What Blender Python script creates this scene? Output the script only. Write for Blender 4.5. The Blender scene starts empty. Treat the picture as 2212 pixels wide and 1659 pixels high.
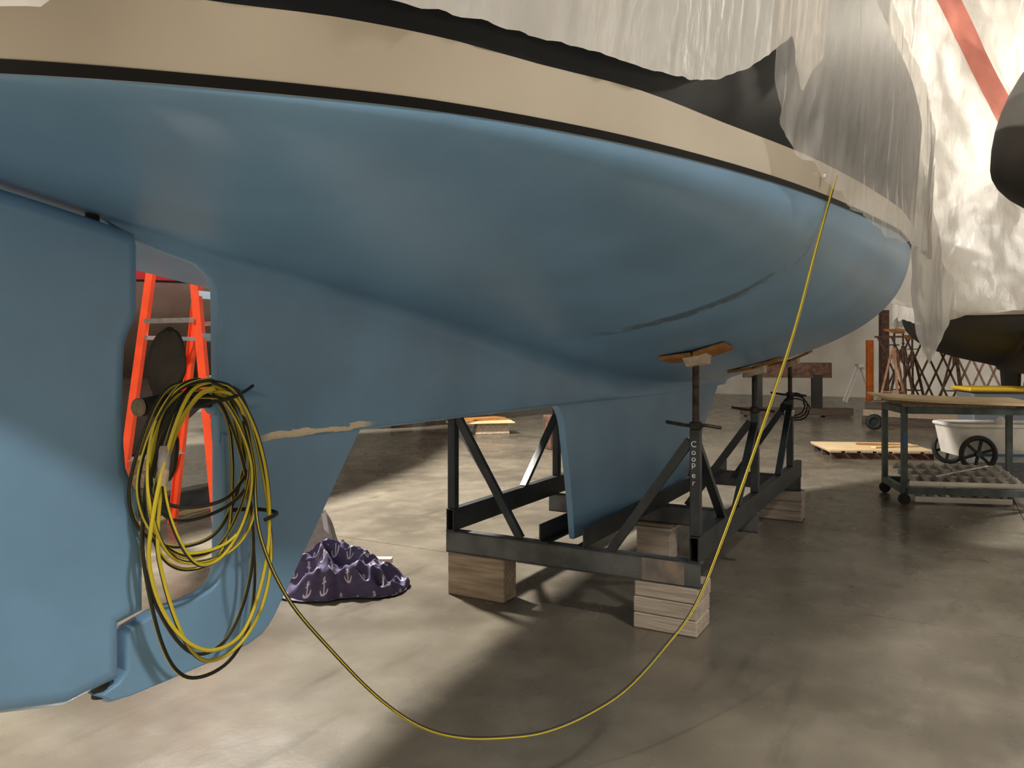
import bpy, bmesh, math, random
from mathutils import Vector, Matrix, noise
random.seed(7)
PI = math.pi
SC = bpy.context.scene
COL = SC.collection

# ------------------------------------------------------------------ camera, light, exposure
CAM_H = 1.4
cd = bpy.data.cameras.new('camera'); cam = bpy.data.objects.new('camera', cd); COL.objects.link(cam)
cam.location = (0, 0, CAM_H); cam.rotation_euler = (PI/2, 0, 0)
cd.sensor_width = 36; cd.lens = 36*1671/2212; cd.shift_y = -63.5/2212; cd.clip_start = .05; cd.clip_end = 200
SC.camera = cam
w = bpy.data.worlds.new('world'); SC.world = w; w.use_nodes = True
w.node_tree.nodes['Background'].inputs[0].default_value = (.5, .48, .45, 1)
w.node_tree.nodes['Background'].inputs[1].default_value = .02
SC.view_settings.view_transform = 'Standard'; SC.view_settings.look = 'None'
SC.view_settings.gamma = 1; SC.view_settings.exposure = 1.42
# high-bay lamps of the hall, all above or beside the frame: name, forward, starboard, height, watts, radius
WARM = (1, .94, .84)
LAMPS = [('port', 'over the aisle by the brown-bottomed boat', 2.0, -5.0, 6.6, 950, .3),
         ('forward', 'over the plastic-wrapped boat and the carts', 9.5, 5.8, 6.6, 1100, .3),
         ('starboard', 'over the aisle beside the cream band', -3.2, 5.4, 6.6, 140, .3),
         ('aft', 'over the open floor behind the rudder', -8.5, .4, 6.6, 620, .3)]

# ------------------------------------------------------------------ hull frame
TH = math.radians(29)
OX, OY = .27, 4.17
FX, FY = math.sin(TH), math.cos(TH)
SX, SY = math.cos(TH), -math.sin(TH)
def bw(s, b, h=0.0):            # forward, starboard, height -> world
    return Vector((OX+FX*s+SX*b, OY+FY*s+SY*b, h))
YAW = PI/2-TH

# ------------------------------------------------------------------ helpers
def pch(tab, x):
    n = len(tab); xs = [p[0] for p in tab]; ys = [p[1] for p in tab]
    x = min(max(x, xs[0]), xs[-1])
    h = [xs[i+1]-xs[i] for i in range(n-1)]; d = [(ys[i+1]-ys[i])/h[i] for i in range(n-1)]
    def m(i):
        if i == 0: return d[0]
        if i == n-1: return d[-1]
        if d[i-1]*d[i] <= 0: return 0
        w1 = 2*h[i]+h[i-1]; w2 = h[i]+2*h[i-1]
        return (w1+w2)/(w1/d[i-1]+w2/d[i])
    i = 0
    while i < n-2 and x > xs[i+1]: i += 1
    t = (x-xs[i])/h[i]
    return ys[i]*(1+2*t)*(1-t)**2+m(i)*h[i]*t*(1-t)**2+ys[i+1]*t*t*(3-2*t)+m(i+1)*h[i]*t*t*(t-1)

def lin(tab, x):
    if x <= tab[0][0]: return tab[0][1]
    for a, b in zip(tab, tab[1:]):
        if x <= b[0]: return a[1]+(b[1]-a[1])*(x-a[0])/(b[0]-a[0])
    return tab[-1][1]

def obj_from(name, me, m, parent=None):
    o = bpy.data.objects.new(name, me); COL.objects.link(o)
    if m is not None and not me.materials: me.materials.append(m)
    if parent is not None: o.parent = parent
    return o

class MB:
    def __init__(s): s.v = []; s.f = []; s.uv = []; s.hasuv = False
    def add(s, vs, fs, uvs=None):
        k = len(s.v); s.v += [Vector(p) for p in vs]; s.f += [tuple(i+k for i in f) for f in fs]
        if uvs: s.hasuv = True
        s.uv += uvs if uvs else [(0, 0)]*len(vs)
        return s
    def box(s, c, size, R=None, taper=1.0):
        x, y, z = size[0]/2, size[1]/2, size[2]/2
        P = [Vector((sx*x*(taper if sz > 0 else 1), sy*y*(taper if sz > 0 else 1), sz*z)) for sz in (-1, 1) for sx, sy in ((-1, -1), (1, -1), (1, 1), (-1, 1))]
        if R is not None: P = [R @ p for p in P]
        c = Vector(c)
        return s.add([c+p for p in P], [(0, 3, 2, 1), (4, 5, 6, 7), (0, 1, 5, 4), (1, 2, 6, 5), (2, 3, 7, 6), (3, 0, 4, 7)])
    def beam(s, a, b, wd, ht, up=(0, 0, 1)):
        a = Vector(a); b = Vector(b); d = (b-a).normalized(); up = Vector(up)
        if abs(d.dot(up)) > .98: up = Vector((1, 0, 0))
        x = d.cross(up).normalized(); u = x.cross(d).normalized()
        R = Matrix((x, d, u)).transposed()
        return s.box((a+b)/2, (wd, (b-a).length, ht), R)
    def tube(s, path, r, seg=8, cap=True, closed=False, twist=None):
        P = [Vector(p) for p in path]; n = len(P)
        T = []
        for i in range(n):
            if closed: t = P[(i+1) % n]-P[i-1]
            else: t = P[min(i+1, n-1)]-P[max(i-1, 0)]
            T.append(t.normalized())
        u = T[0].orthogonal().normalized(); vs = []; fs = []; uvs = []; L = 0
        for i in range(n):
            u = (u-T[i]*u.dot(T[i]))
            u = u.normalized() if u.length > 1e-6 else T[i].orthogonal().normalized()
            v = T[i].cross(u); rr = r[i] if isinstance(r, (list, tuple)) else r
            if i: L += (P[i]-P[i-1]).length
            for k in range(seg):
                a = 2*PI*k/seg
                vs.append(P[i]+(u*math.cos(a)+v*math.sin(a))*rr)
                uvs.append((L, k/seg))
        m = n if closed else n-1
        for i in range(m):
            for k in range(seg):
                j = (i+1) % n
                fs.append((i*seg+k, i*seg+(k+1) % seg, j*seg+(k+1) % seg, j*seg+k))
        if cap and not closed:
            fs.append(tuple(range(seg-1, -1, -1))); fs.append(tuple((n-1)*seg+k for k in range(seg)))
        return s.add(vs, fs, uvs)
    def lathe(s, prof, c=(0, 0, 0), axis=(0, 0, 1), seg=24):
        ax = Vector(axis).normalized(); u = ax.orthogonal().normalized(); v = ax.cross(u); c = Vector(c)
        vs = []; fs = []
        for r, h in prof:
            for k in range(seg):
                a = 2*PI*k/seg; vs.append(c+ax*h+(u*math.cos(a)+v*math.sin(a))*max(r, 1e-4))
        n = len(prof)
        for i in range(n-1):
            for k in range(seg):
                fs.append((i*seg+k, i*seg+(k+1) % seg, (i+1)*seg+(k+1) % seg, (i+1)*seg+k))
        fs.append(tuple(range(seg-1, -1, -1))); fs.append(tuple((n-1)*seg+k for k in range(seg)))
        return s.add(vs, fs)
    def grid(s, fn, nu, nv, uvscale=None):
        vs = []; fs = []; uvs = []
        for i in range(nu+1):
            for j in range(nv+1):
                vs.append(Vector(fn(i/nu, j/nv))); uvs.append((i/nu, j/nv))
        for i in range(nu):
            for j in range(nv):
                a = i*(nv+1)+j; fs.append((a, a+nv+1, a+nv+2, a+1))
        return s.add(vs, fs, uvs)
    def rows(s, R):
        n = len(R[0]); vs = [p for r in R for p in r]; fs = []
        for i in range(len(R)-1):
            for j in range(n-1):
                a = i*n+j; fs.append((a, a+n, a+n+1, a+1))
        return s.add(vs, fs)
    def plate(s, poly, t, e, place, rings=5):
        """closed outline (x,z) given a rounded rim: half thickness t, rim depth e; place(x,z,side)->point"""
        n = len(poly); area = sum(poly[i-1][0]*poly[i][1]-poly[i][0]*poly[i-1][1] for i in range(n))
        if area < 0: poly = poly[::-1]
        def off(d):
            out = []
            for i in range(n):
                p = Vector(poly[i]); a = (p-Vector(poly[i-1])).normalized(); b = (Vector(poly[(i+1) % n])-p).normalized()
                na = Vector((-a.y, a.x)); nb = Vector((-b.y, b.x)); m = (na+nb)
                m = m.normalized() if m.length > 1e-6 else na
                out.append(p+m*d/max(.45, m.dot(na)))
            return out
        R = []
        for i in range(2*rings+1):
            ph = -PI/2+PI*i/(2*rings)
            o = off(e*(1-math.cos(ph))); R.append([place(q.x, q.y, t*math.sin(ph)) for q in o])
        o = off(e+.003); R = [[place(q.x, q.y, -t) for q in o]]+R+[[place(q.x, q.y, t) for q in o]]
        vs = [p for r in R for p in r]; fs = []; m = len(R)-1
        for i in range(m):
            for k in range(n):
                fs.append((i*n+k, i*n+(k+1) % n, (i+1)*n+(k+1) % n, (i+1)*n+k))
        fs.append(tuple(range(n-1, -1, -1))); fs.append(tuple(m*n+k for k in range(n)))
        return s.add(vs, fs)
    def mesh(s, name, smooth=None, merge=True, bevel=0):
        me = bpy.data.meshes.new(name); me.from_pydata([tuple(p) for p in s.v], [], s.f)
        if s.hasuv:
            uvl = me.uv_layers.new(name='UVMap')
            for lp in me.loops: uvl.data[lp.index].uv = s.uv[lp.vertex_index]
        bm = bmesh.new(); bm.from_mesh(me)
        if merge: bmesh.ops.remove_doubles(bm, verts=bm.verts, dist=1e-5)
        if bevel:
            es = [e for e in bm.edges if len(e.link_faces) == 2 and e.calc_face_angle(0) > .6]
            bmesh.ops.bevel(bm, geom=es, offset=bevel, segments=1, affect='EDGES', clamp_overlap=True)
        bmesh.ops.recalc_face_normals(bm, faces=bm.faces)
        if smooth is not None:
            for f in bm.faces: f.smooth = True
        bm.to_mesh(me); bm.free()
        if smooth is not None: me.set_sharp_from_angle(angle=math.radians(smooth))
        return me
    def build(s, name, m, parent=None, smooth=None, bevel=0):
        return obj_from(name, s.mesh(name, smooth, True, bevel), m, parent)

def tag(o, label, cat, group=None, kind=None):
    if label: o['label'] = label
    if cat: o['category'] = cat
    if group: o['group'] = group
    if kind: o['kind'] = kind
    return o
def thing(name, label, cat, loc=(0, 0, 0), rz=0.0, group=None):
    o = bpy.data.objects.new(name, None); COL.objects.link(o); o.empty_display_size = .1
    o.location = loc; o.rotation_euler = (0, 0, rz)
    return tag(o, label, cat, group)
def copy_tree(o, parent=None):
    c = o.copy(); COL.objects.link(c); c.parent = parent
    for ch in list(o.children): copy_tree(ch, c)
    return c

# ------------------------------------------------------------------ materials
def mat(name, col, rough=.5, metal=0.0, var=.0, scale=8.0, bump=0.0, bscale=40.0, col2=None, coat=0.0, stretch=None, spec=.5, detail=6):
    m = bpy.data.materials.new(name); m.use_nodes = True; nt = m.node_tree; N = nt.nodes; L = nt.links
    p = N['Principled BSDF']; p.inputs['Base Color'].default_value = (*col, 1)
    p.inputs['Roughness'].default_value = rough; p.inputs['Metallic'].default_value = metal
    p.inputs['Coat Weight'].default_value = coat; p.inputs['Specular IOR Level'].default_value = spec
    tc = N.new('ShaderNodeTexCoord'); src = tc.outputs['Object']
    if stretch:
        mp = N.new('ShaderNodeMapping'); mp.inputs['Scale'].default_value = stretch; L.new(src, mp.inputs['Vector']); src = mp.outputs[0]
    if var or col2:
        nz = N.new('ShaderNodeTexNoise'); nz.inputs['Scale'].default_value = scale; nz.inputs['Detail'].default_value = detail
        L.new(src, nz.inputs['Vector'])
        r = N.new('ShaderNodeValToRGB'); c2 = col2 or tuple(c*(1-var) for c in col); c1 = col if col2 else tuple(min(1, c*(1+var)) for c in col)
        r.color_ramp.elements[0].position = .35; r.color_ramp.elements[0].color = (*c2, 1)
        r.color_ramp.elements[1].position = .65; r.color_ramp.elements[1].color = (*c1, 1)
        L.new(nz.outputs['Fac'], r.inputs['Fac']); L.new(r.outputs['Color'], p.inputs['Base Color'])
    if bump:
        nb = N.new('ShaderNodeTexNoise'); nb.inputs['Scale'].default_value = bscale; nb.inputs['Detail'].default_value = 4
        L.new(src, nb.inputs['Vector']); b = N.new('ShaderNodeBump'); b.inputs['Strength'].default_value = bump; b.inputs['Distance'].default_value = .02
        L.new(nb.outputs['Fac'], b.inputs['Height']); L.new(b.outputs['Normal'], p.inputs['Normal'])
    return m
class NG:
    """tiny node-maths helper"""
    def __init__(s, m): s.nt = m.node_tree; s.N = s.nt.nodes; s.L = s.nt.links
    def m(s, op, a, b=None, c=None):
        n = s.N.new('ShaderNodeMath'); n.operation = op
        for i, v in enumerate((a, b, c)):
            if v is None: continue
            if isinstance(v, (int, float)): n.inputs[i].default_value = v
            else: s.L.new(v, n.inputs[i])
        return n.outputs[0]
    def noise(s, vec, scale, detail=4):
        n = s.N.new('ShaderNodeTexNoise'); n.inputs['Scale'].default_value = scale; n.inputs['Detail'].default_value = detail
        if vec is not None: s.L.new(vec, n.inputs['Vector'])
        return n.outputs['Fac']
    def step(s, v, lo, hi):
        n = s.N.new('ShaderNodeMapRange'); n.interpolation_type = 'SMOOTHSTEP'; n.inputs[1].default_value = lo; n.inputs[2].default_value = hi
        s.L.new(v, n.inputs[0]); return n.outputs[0]
    def mix(s, f, a, b):
        n = s.N.new('ShaderNodeMix'); n.data_type = 'RGBA'
        for sock, v in ((n.inputs[0], f), (n.inputs[6], a), (n.inputs[7], b)):
            if isinstance(v, (int, float)): sock.default_value = v
            elif isinstance(v, tuple): sock.default_value = (*v, 1)
            else: s.L.new(v, sock)
        return n.outputs[2]

M = {}
def bottom_paint(name, col):
    m = mat(name, col, rough=.34, spec=.5); g = NG(m); p = g.N['Principled BSDF']
    tc = g.N.new('ShaderNodeTexCoord'); ob = tc.outputs['Object']
    sp = g.N.new('ShaderNodeSeparateXYZ'); g.L.new(ob, sp.inputs[0]); x, y, z = sp.outputs
    n1 = g.noise(ob, 2.2, 5); n2 = g.noise(ob, 14, 6); n3 = g.noise(ob, 30, 5)
    c = g.mix(g.step(n1, .3, .7), tuple(v*.88 for v in col), tuple(v*1.1 for v in col))
    # sling stain round the hull
    d = g.m('ABSOLUTE', g.m('SUBTRACT', x, g.m('ADD', -.72, g.m('MULTIPLY', g.m('SUBTRACT', n2, .5), .07))))
    stain = g.m('MULTIPLY', g.step(g.m('SUBTRACT', .055, d), 0, .03), g.step(g.m('ADD', n2, g.m('MULTIPLY', n1, .5)), .62, .84))
    stain = g.m('MULTIPLY', stain, g.step(z, 1.44, 1.53)); stain = g.m('MULTIPLY', stain, g.step(z, 1.88, 1.78)); stain = g.m('MULTIPLY', stain, g.step(y, -.2, -.3))
    c = g.mix(g.m('MULTIPLY', stain, .62), c, (.06, .05, .032))
    # chipped paint where the skeg joins the hull
    mp = g.N.new('ShaderNodeMapping'); mp.inputs['Scale'].default_value = (9, 9, 60); g.L.new(ob, mp.inputs[0])
    nc = g.noise(mp.outputs[0], 1.6, 5)
    band = g.m('SUBTRACT', .022, g.m('ABSOLUTE', g.m('SUBTRACT', z, 1.158)))
    chip = g.m('MULTIPLY', g.step(g.m('ADD', g.m('MULTIPLY', band, 14), nc), .71, .74), g.step(band, 0, .01))
    chip = g.m('MULTIPLY', chip, g.m('MULTIPLY', g.step(x, -2.16, -2.1), g.step(x, -1.63, -1.7)))
    c = g.mix(chip, c, (.9, .76, .55))
    # scuffs near shaft
    sc2 = g.m('MULTIPLY', g.step(g.noise(mp.outputs[0], .8, 4), .66, .72), g.m('MULTIPLY', g.step(x, -1.2, -1.6), g.step(g.m('ABSOLUTE', g.m('SUBTRACT', z, 1.25)), .09, .03)))
    c = g.mix(g.m('MULTIPLY', sc2, .6), c, (.3, .38, .42))
    g.L.new(c, p.inputs['Base Color'])
    g.L.new(g.m('ADD', .28, g.m('MULTIPLY', n1, .2)), p.inputs['Roughness'])
    b = g.N.new('ShaderNodeBump'); b.inputs['Strength'].default_value = .06; b.inputs['Distance'].default_value = .01
    g.L.new(n3, b.inputs['Height']); g.L.new(b.outputs[0], p.inputs['Normal'])
    return m
M['blue'] = bottom_paint('blue_bottom_paint', (.185, .35, .55))
M['cream'] = mat('cream_gelcoat', (.62, .56, .465), rough=.22, var=.04, scale=3)
M['black'] = mat('black_stripe_paint', (.006, .006, .007), rough=.5, spec=.25)
M['navy'] = mat('dark_navy_gelcoat', (.006, .008, .011), rough=.42, spec=.25)
M['deck'] = mat('deck_gelcoat', (.6, .58, .54), rough=.6)
M['steel'] = mat('dark_painted_steel', (.035, .04, .045), rough=.42, metal=.3, var=.35, scale=6, bump=.08)
M['steel_bare'] = mat('worn_grey_steel', (.10, .105, .11), rough=.45, metal=.35, var=.4, scale=5, bump=.08, bscale=60)
M['galv'] = mat('galvanised_steel', (.5, .5, .5), rough=.35, metal=.9, var=.2, scale=20)
M['screw'] = mat('rusty_screw_steel', (.06, .045, .035), rough=.6, metal=.4, var=.5, scale=30, bump=.2)
def wood(name, a, b, sc=3.0, axis='x'):
    st = {'x': (1.2, 14, 14), 'y': (14, 1.2, 14), 'z': (14, 14, 1.2)}[axis]
    return mat(name, a, rough=.75, col2=b, scale=sc, stretch=st, bump=.25, bscale=6)
M['timber'] = wood('weathered_timber', (.42, .34, .25), (.25, .185, .125), axis='y')
M['timber_pale'] = wood('pale_timber', (.5, .43, .36), (.36, .30, .25), axis='y')
M['timber_dark'] = wood('dark_timber', (.10, .07, .05), (.05, .035, .025), axis='x')
M['ply'] = wood('plywood', (.78, .60, .37), (.62, .46, .26), axis='x')
M['pad'] = wood('orange_plywood', (.42, .19, .05), (.30, .12, .03), axis='x')
M['bracket'] = mat('cream_bracket', (.5, .42, .32), rough=.6, var=.25, scale=30)
M['bronze'] = mat('dull_bronze', (.045, .036, .026), rough=.6, metal=.3, var=.4, scale=12, bump=.1)
M['tan'] = mat('tan_plug', (.42, .32, .2), rough=.7, var=.2, scale=40)
M['text'] = mat('white_lettering', (.75, .75, .75), rough=.6, var=.3, scale=60)
M['label'] = mat('rust_stain_sticker', (.30, .22, .16), rough=.6, col2=(.12, .12, .12), scale=9)
M['orange'] = mat('orange_fibreglass', (.75, .07, .02), rough=.4, var=.08)
M['alu'] = mat('aluminium', (.75, .73, .7), rough=.3, metal=.9, var=.1)
M['brown_hull'] = mat('brown_bottom_paint', (.13, .10, .085), rough=.5, var=.2, scale=2)
M['red_hull'] = mat('red_gelcoat', (.42, .03, .035), rough=.3)
M['rust'] = mat('rusty_iron', (.085, .042, .026), rough=.8, var=.5, scale=12, bump=.2)
M['wall'] = mat('painted_concrete_block', (.50, .47, .42), rough=.85, var=.08, scale=2, bump=.1, bscale=20)
M['ceil'] = mat('ceiling_sheet', (.35, .34, .32), rough=.8)
M['cart'] = mat('green_grey_cart_steel', (.09, .115, .115), rough=.5, metal=.3, var=.3, scale=7)
M['roller'] = mat('pale_roller', (.5, .48, .44), rough=.45, metal=.3, var=.2)
M['white'] = mat('white_plastic', (.62, .6, .56), rough=.5, var=.08)
M['rubber'] = mat('black_rubber', (.015, .015, .015), rough=.7)
M['bluepaint'] = mat('blue_paint', (.05, .16, .32), rough=.5)
M['yellow'] = mat('yellow_lid', (.7, .45, .03), rough=.5)
M['bin'] = mat('slate_blue_bin', (.13, .15, .18), rough=.6)
M['orange_post'] = mat('orange_post_paint', (.5, .12, .01), rough=.6, var=.2)
M['grey_hull'] = mat('dark_grey_gelcoat', (.045, .04, .034), rough=.65, var=.2, scale=1.5, spec=.25)
M['black_hull'] = mat('black_bottom_paint', (.018, .016, .014), rough=.6, var=.3, scale=3)
M['tan_hull'] = mat('ivory_gelcoat', (.62, .57, .48), rough=.35)
M['canvas'] = mat('grey_canvas', (.32, .29, .27), rough=.8, var=.15, scale=30)
M['redcloth'] = mat('red_cloth', (.35, .04, .025), rough=.8, var=.2)
M['pink'] = mat('pale_red_cloth', (.62, .22, .17), rough=.7, var=.15, scale=3)

def plastic(name, tint, opac, rough=.38, transl=.5, gloss=.12):
    m = bpy.data.materials.new(name); m.use_nodes = True; g = NG(m); N, L = g.N, g.L
    N.remove(N['Principled BSDF']); out = N['Material Output']
    tr = N.new('ShaderNodeBsdfTransparent'); tr.inputs[0].default_value = (.97, .95, .92, 1)
    df = N.new('ShaderNodeBsdfDiffuse'); df.inputs[0].default_value = (*tint, 1)
    tl = N.new('ShaderNodeBsdfTranslucent'); tl.inputs[0].default_value = (*tint, 1)
    gl = N.new('ShaderNodeBsdfGlossy'); gl.inputs['Roughness'].default_value = rough
    tc = N.new('ShaderNodeTexCoord')
    mp = N.new('ShaderNodeMapping'); mp.inputs['Scale'].default_value = (5, 5, 1.6); L.new(tc.outputs['Object'], mp.inputs[0])
    nz = g.noise(mp.outputs[0], 2.5, 6); nz2 = g.noise(tc.outputs['Object'], 9, 3)
    b = N.new('ShaderNodeBump'); b.inputs['Strength'].default_value = .5; b.inputs['Distance'].default_value = .03
    L.new(g.m('ADD', nz, g.m('MULTIPLY', nz2, .35)), b.inputs['Height'])
    for n in (df, tl, gl): L.new(b.outputs[0], n.inputs['Normal'])
    a1 = N.new('ShaderNodeMixShader'); a1.inputs[0].default_value = transl; L.new(df.outputs[0], a1.inputs[1]); L.new(tl.outputs[0], a1.inputs[2])
    a2 = N.new('ShaderNodeMixShader'); a2.inputs[0].default_value = gloss; L.new(a1.outputs[0], a2.inputs[1]); L.new(gl.outputs[0], a2.inputs[2])
    a3 = N.new('ShaderNodeMixShader')
    L.new(g.m('MINIMUM', 1, g.m('ADD', opac-.12, g.m('MULTIPLY', nz, .3))), a3.inputs[0])
    L.new(tr.outputs[0], a3.inputs[1]); L.new(a2.outputs[0], a3.inputs[2]); L.new(a3.outputs[0], out.inputs[0])
    return m
M['sheet'] = plastic('translucent_plastic', (.93, .91, .88), .84, .38, .3)
M['sheet_thin'] = plastic('thin_translucent_plastic', (.93, .91, .88), .36, .5, .5, .04)
M['sheet_warm'] = plastic('milky_plastic', (.93, .91, .88), .76)

def floor_mat():
    m = mat('polished_concrete', (.3, .26, .2), rough=.3); g = NG(m); p = g.N['Principled BSDF']
    tc = g.N.new('ShaderNodeTexCoord'); ob = tc.outputs['Object']
    n1 = g.noise(ob, .7, 6); n2 = g.noise(ob, 4, 8); n3 = g.noise(ob, 45, 4)
    mp = g.N.new('ShaderNodeMapping'); mp.inputs['Scale'].default_value = (.6, 3, 1); g.L.new(ob, mp.inputs[0])
    n4 = g.noise(mp.outputs[0], 2.2, 6)
    n2s = g.noise(ob, 3.1, 4)
    c = g.mix(g.step(n1, .3, .7), (.092, .080, .062), (.158, .139, .109))
    c = g.mix(g.m('MULTIPLY', g.step(n2s, .38, .8), .6), c, (.22, .196, .156))
    c = g.mix(g.m('MULTIPLY', g.step(n4, .55, .75), .55), c, (.062, .053, .040))
    v = g.N.new('ShaderNodeTexVoronoi'); v.inputs['Scale'].default_value = 1.3; g.L.new(ob, v.inputs['Vector'])
    spot = g.step(g.m('ADD', v.outputs['Distance'], g.m('MULTIPLY', g.m('SUBTRACT', n2, .5), .25)), .10, .04)
    c = g.mix(g.m('MULTIPLY', spot, .55), c, (.09, .08, .065))
    g.L.new(c, p.inputs['Base Color'])
    g.L.new(g.m('ADD', .15, g.m('MULTIPLY', n2, .22)), p.inputs['Roughness'])
    b = g.N.new('ShaderNodeBump'); b.inputs['Strength'].default_value = .12; b.inputs['Distance'].default_value = .01
    g.L.new(g.m('ADD', n2, g.m('MULTIPLY', n3, .3)), b.inputs['Height']); g.L.new(b.outputs[0], p.inputs['Normal'])
    return m
M['floor'] = floor_mat()
M['joint'] = mat('joint_filler', (.07, .06, .05), rough=.9)

def cord_mat(name, twist, phase, half):
    m = mat(name, (.62, .5, .03), rough=.45); g = NG(m); p = g.N['Principled BSDF']
    uv = g.N.new('ShaderNodeUVMap'); sp = g.N.new('ShaderNodeSeparateXYZ'); g.L.new(uv.outputs[0], sp.inputs[0])
    a = g.m('FRACT', g.m('ADD', g.m('ADD', sp.outputs[1], phase), g.m('MULTIPLY', sp.outputs[0], twist)))
    st = g.step(g.m('ABSOLUTE', g.m('SUBTRACT', a, .5)), half+.02, half)
    g.L.new(g.mix(st, (.66, .52, .03), (.02, .018, .012)), p.inputs['Base Color'])
    return m
M['cord'] = cord_mat('yellow_black_cord', .31, 0, .26)
M['cord_free'] = cord_mat('yellow_black_cord_free_end', .20, .5, .25)

def anchor_cloth():
    m = mat('purple_anchor_cloth', (.13, .1, .22), rough=.85); g = NG(m); p = g.N['Principled BSDF']
    uv = g.N.new('ShaderNodeUVMap'); sp = g.N.new('ShaderNodeSeparateXYZ'); g.L.new(uv.outputs[0], sp.inputs[0])
    k = 9.0
    row = g.m('FLOOR', g.m('MULTIPLY', sp.outputs[1], k))
    u = g.m('SUBTRACT', g.m('FRACT', g.m('ADD', g.m('MULTIPLY', sp.outputs[0], k), g.m('MULTIPLY', row, .5))), .5)
    v = g.m('SUBTRACT', g.m('FRACT', g.m('MULTIPLY', sp.outputs[1], k)), .5)
    ln = lambda q, wd: g.step(g.m('ABSOLUTE', q), wd+.015, wd)
    def rng(q, lo, hi): return g.m('MULTIPLY', g.step(q, lo-.01, lo), g.step(q, hi+.01, hi))
    shank = g.m('MULTIPLY', ln(u, .025), rng(v, -.28, .2))
    stock = g.m('MULTIPLY', ln(g.m('SUBTRACT', v, .14), .022), rng(u, -.12, .12))
    rad = lambda cx, cy: g.m('SQRT', g.m('ADD', g.m('POWER', g.m('ABSOLUTE', g.m('SUBTRACT', u, cx)), 2), g.m('POWER', g.m('ABSOLUTE', g.m('SUBTRACT', v, cy)), 2)))
    arms = g.m('MULTIPLY', ln(g.m('SUBTRACT', rad(0, -.06), .22), .028), g.step(v, -.06, -.1))
    ring = ln(g.m('SUBTRACT', rad(0, .26), .05), .018)
    a = g.m('MAXIMUM', g.m('MAXIMUM', shank, stock), g.m('MAXIMUM', arms, ring))
    tc = g.N.new('ShaderNodeTexCoord'); nz = g.noise(tc.outputs['Object'], 25, 4)
    base = g.mix(nz, (.04, .034, .085), (.115, .09, .19))
    g.L.new(g.mix(a, base, (.6, .55, .62)), p.inputs['Base Color'])
    return m
M['anchor'] = anchor_cloth()

# ------------------------------------------------------------------ the hall
def hall_obj(name, mb, m, kind='structure'):
    o = mb.build(name, m); o.location = (OX, OY, 0); o.rotation_euler = (0, 0, YAW); o['kind'] = kind; return o
# hull frame: local x forward, local y to port (= -starboard)
S0, S1, P0, P1, RH = -9.0, 24.0, -14.0, 14.0, 9.0
fl = hall_obj('floor', MB().box(((S0+S1)/2, 0, -.11), (S1-S0, P1-P0, .2)), M['joint'])
jb = [P0, -10.0, -6.2, -2.4, 6.2, 10.0, P1]
js = [S0, -7.16, -4.51, .79, 6.09, 11.39, 16.69, S1]
for a, b in zip(js, js[1:]):
    for c, d in zip(jb, jb[1:]):
        o = MB().box(((a+b)/2, (c+d)/2, -.03), (b-a-.006, d-c-.006, .06)).build('slab', M['floor'], fl)
hall_obj('wall_back', MB().box((S1+.1, 0, RH/2), (.2, P1-P0+.4, RH)), M['wall'])
hall_obj('wall_front', MB().box((S0-.1, 0, RH/2), (.2, P1-P0+.4, RH)), M['wall'])
hall_obj('wall_left', MB().box(((S0+S1)/2, P1+.1, RH/2), (S1-S0, .2, RH)), M['wall'])
hall_obj('wall_right', MB().box(((S0+S1)/2, P0-.1, RH/2), (S1-S0, .2, RH)), M['wall'])
hall_obj('ceiling', MB().box(((S0+S1)/2, 0, RH+.1), (S1-S0+.4, P1-P0+.4, .2)), M['ceil'])

def lamp(side, where, s, b, h, watts, rad, col=WARM):
    t = thing('ceiling_lamp_%s_offscreen' % side, 'round metal high-bay lamp '+where, 'lamp', bw(s, b, h), 0, 'high-bay lamps under the ceiling')
    MB().lathe([(.05, .34), (.09, .33), (.12, .2), (rad+.06, .02), (rad+.05, -.02), (rad+.02, -.02), (rad+.02, .0), (.1, .19), (.05, .2)], seg=32).build('shade', M['steel_bare'], t, 40)
    MB().tube([(0, 0, .33), (0, 0, RH-h+.02)], .012, 8).build('hanger', M['steel_bare'], t)
    ld = bpy.data.lights.new('lamp_light_%s_offscreen' % side, 'AREA'); ld.shape = 'DISK'; ld.size = rad*2; ld.energy = watts; ld.color = col
    lo = bpy.data.objects.new('lamp_light_%s_offscreen' % side, ld); COL.objects.link(lo); lo.parent = t; lo.location = (0, 0, -.03)
for L_ in LAMPS: lamp(*L_)
# ------------------------------------------------------------------ sailboat hull shape
TB = [(-3.38, .02), (-3.3, .2), (-3.1, .48), (-2.82, .73), (-2.49, .95), (-2.05, 1.13), (-1.37, 1.31), (-.8, 1.41), (0, 1.51), (1.0, 1.60), (1.8, 1.615), (2.6, 1.52), (3.5, 1.25), (4.4, .82), (5.2, .36), (5.8, .02)]
TZ = [(-5.0, 2.42), (-4.3, 2.12), (-3.85, 1.955), (-3.38, 1.85), (-2.85, 1.77), (-2.54, 1.72), (-2.26, 1.675), (-1.84, 1.61), (-1.32, 1.54), (-.19, 1.36), (.6, 1.25), (1.4, 1.18), (2.4, 1.15), (3.3, 1.15), (4.2, 1.27), (5.0, 1.58), (5.8, 2.29), (6.5, 2.95)]
TB2 = [(-3.85, .005), (-3.5, .33), (-3.2, .58), (-2.93, .74), (-2.75, .88), (-2.54, .99), (-2.38, 1.045), (-2.06, 1.17), (-1.65, 1.26), (-1.07, 1.385), (-.74, 1.44), (0, 1.535), (1, 1.62), (1.8, 1.635), (2.6, 1.54), (3.5, 1.28), (4.4, .86), (5.2, .41), (5.95, .005)]
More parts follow.
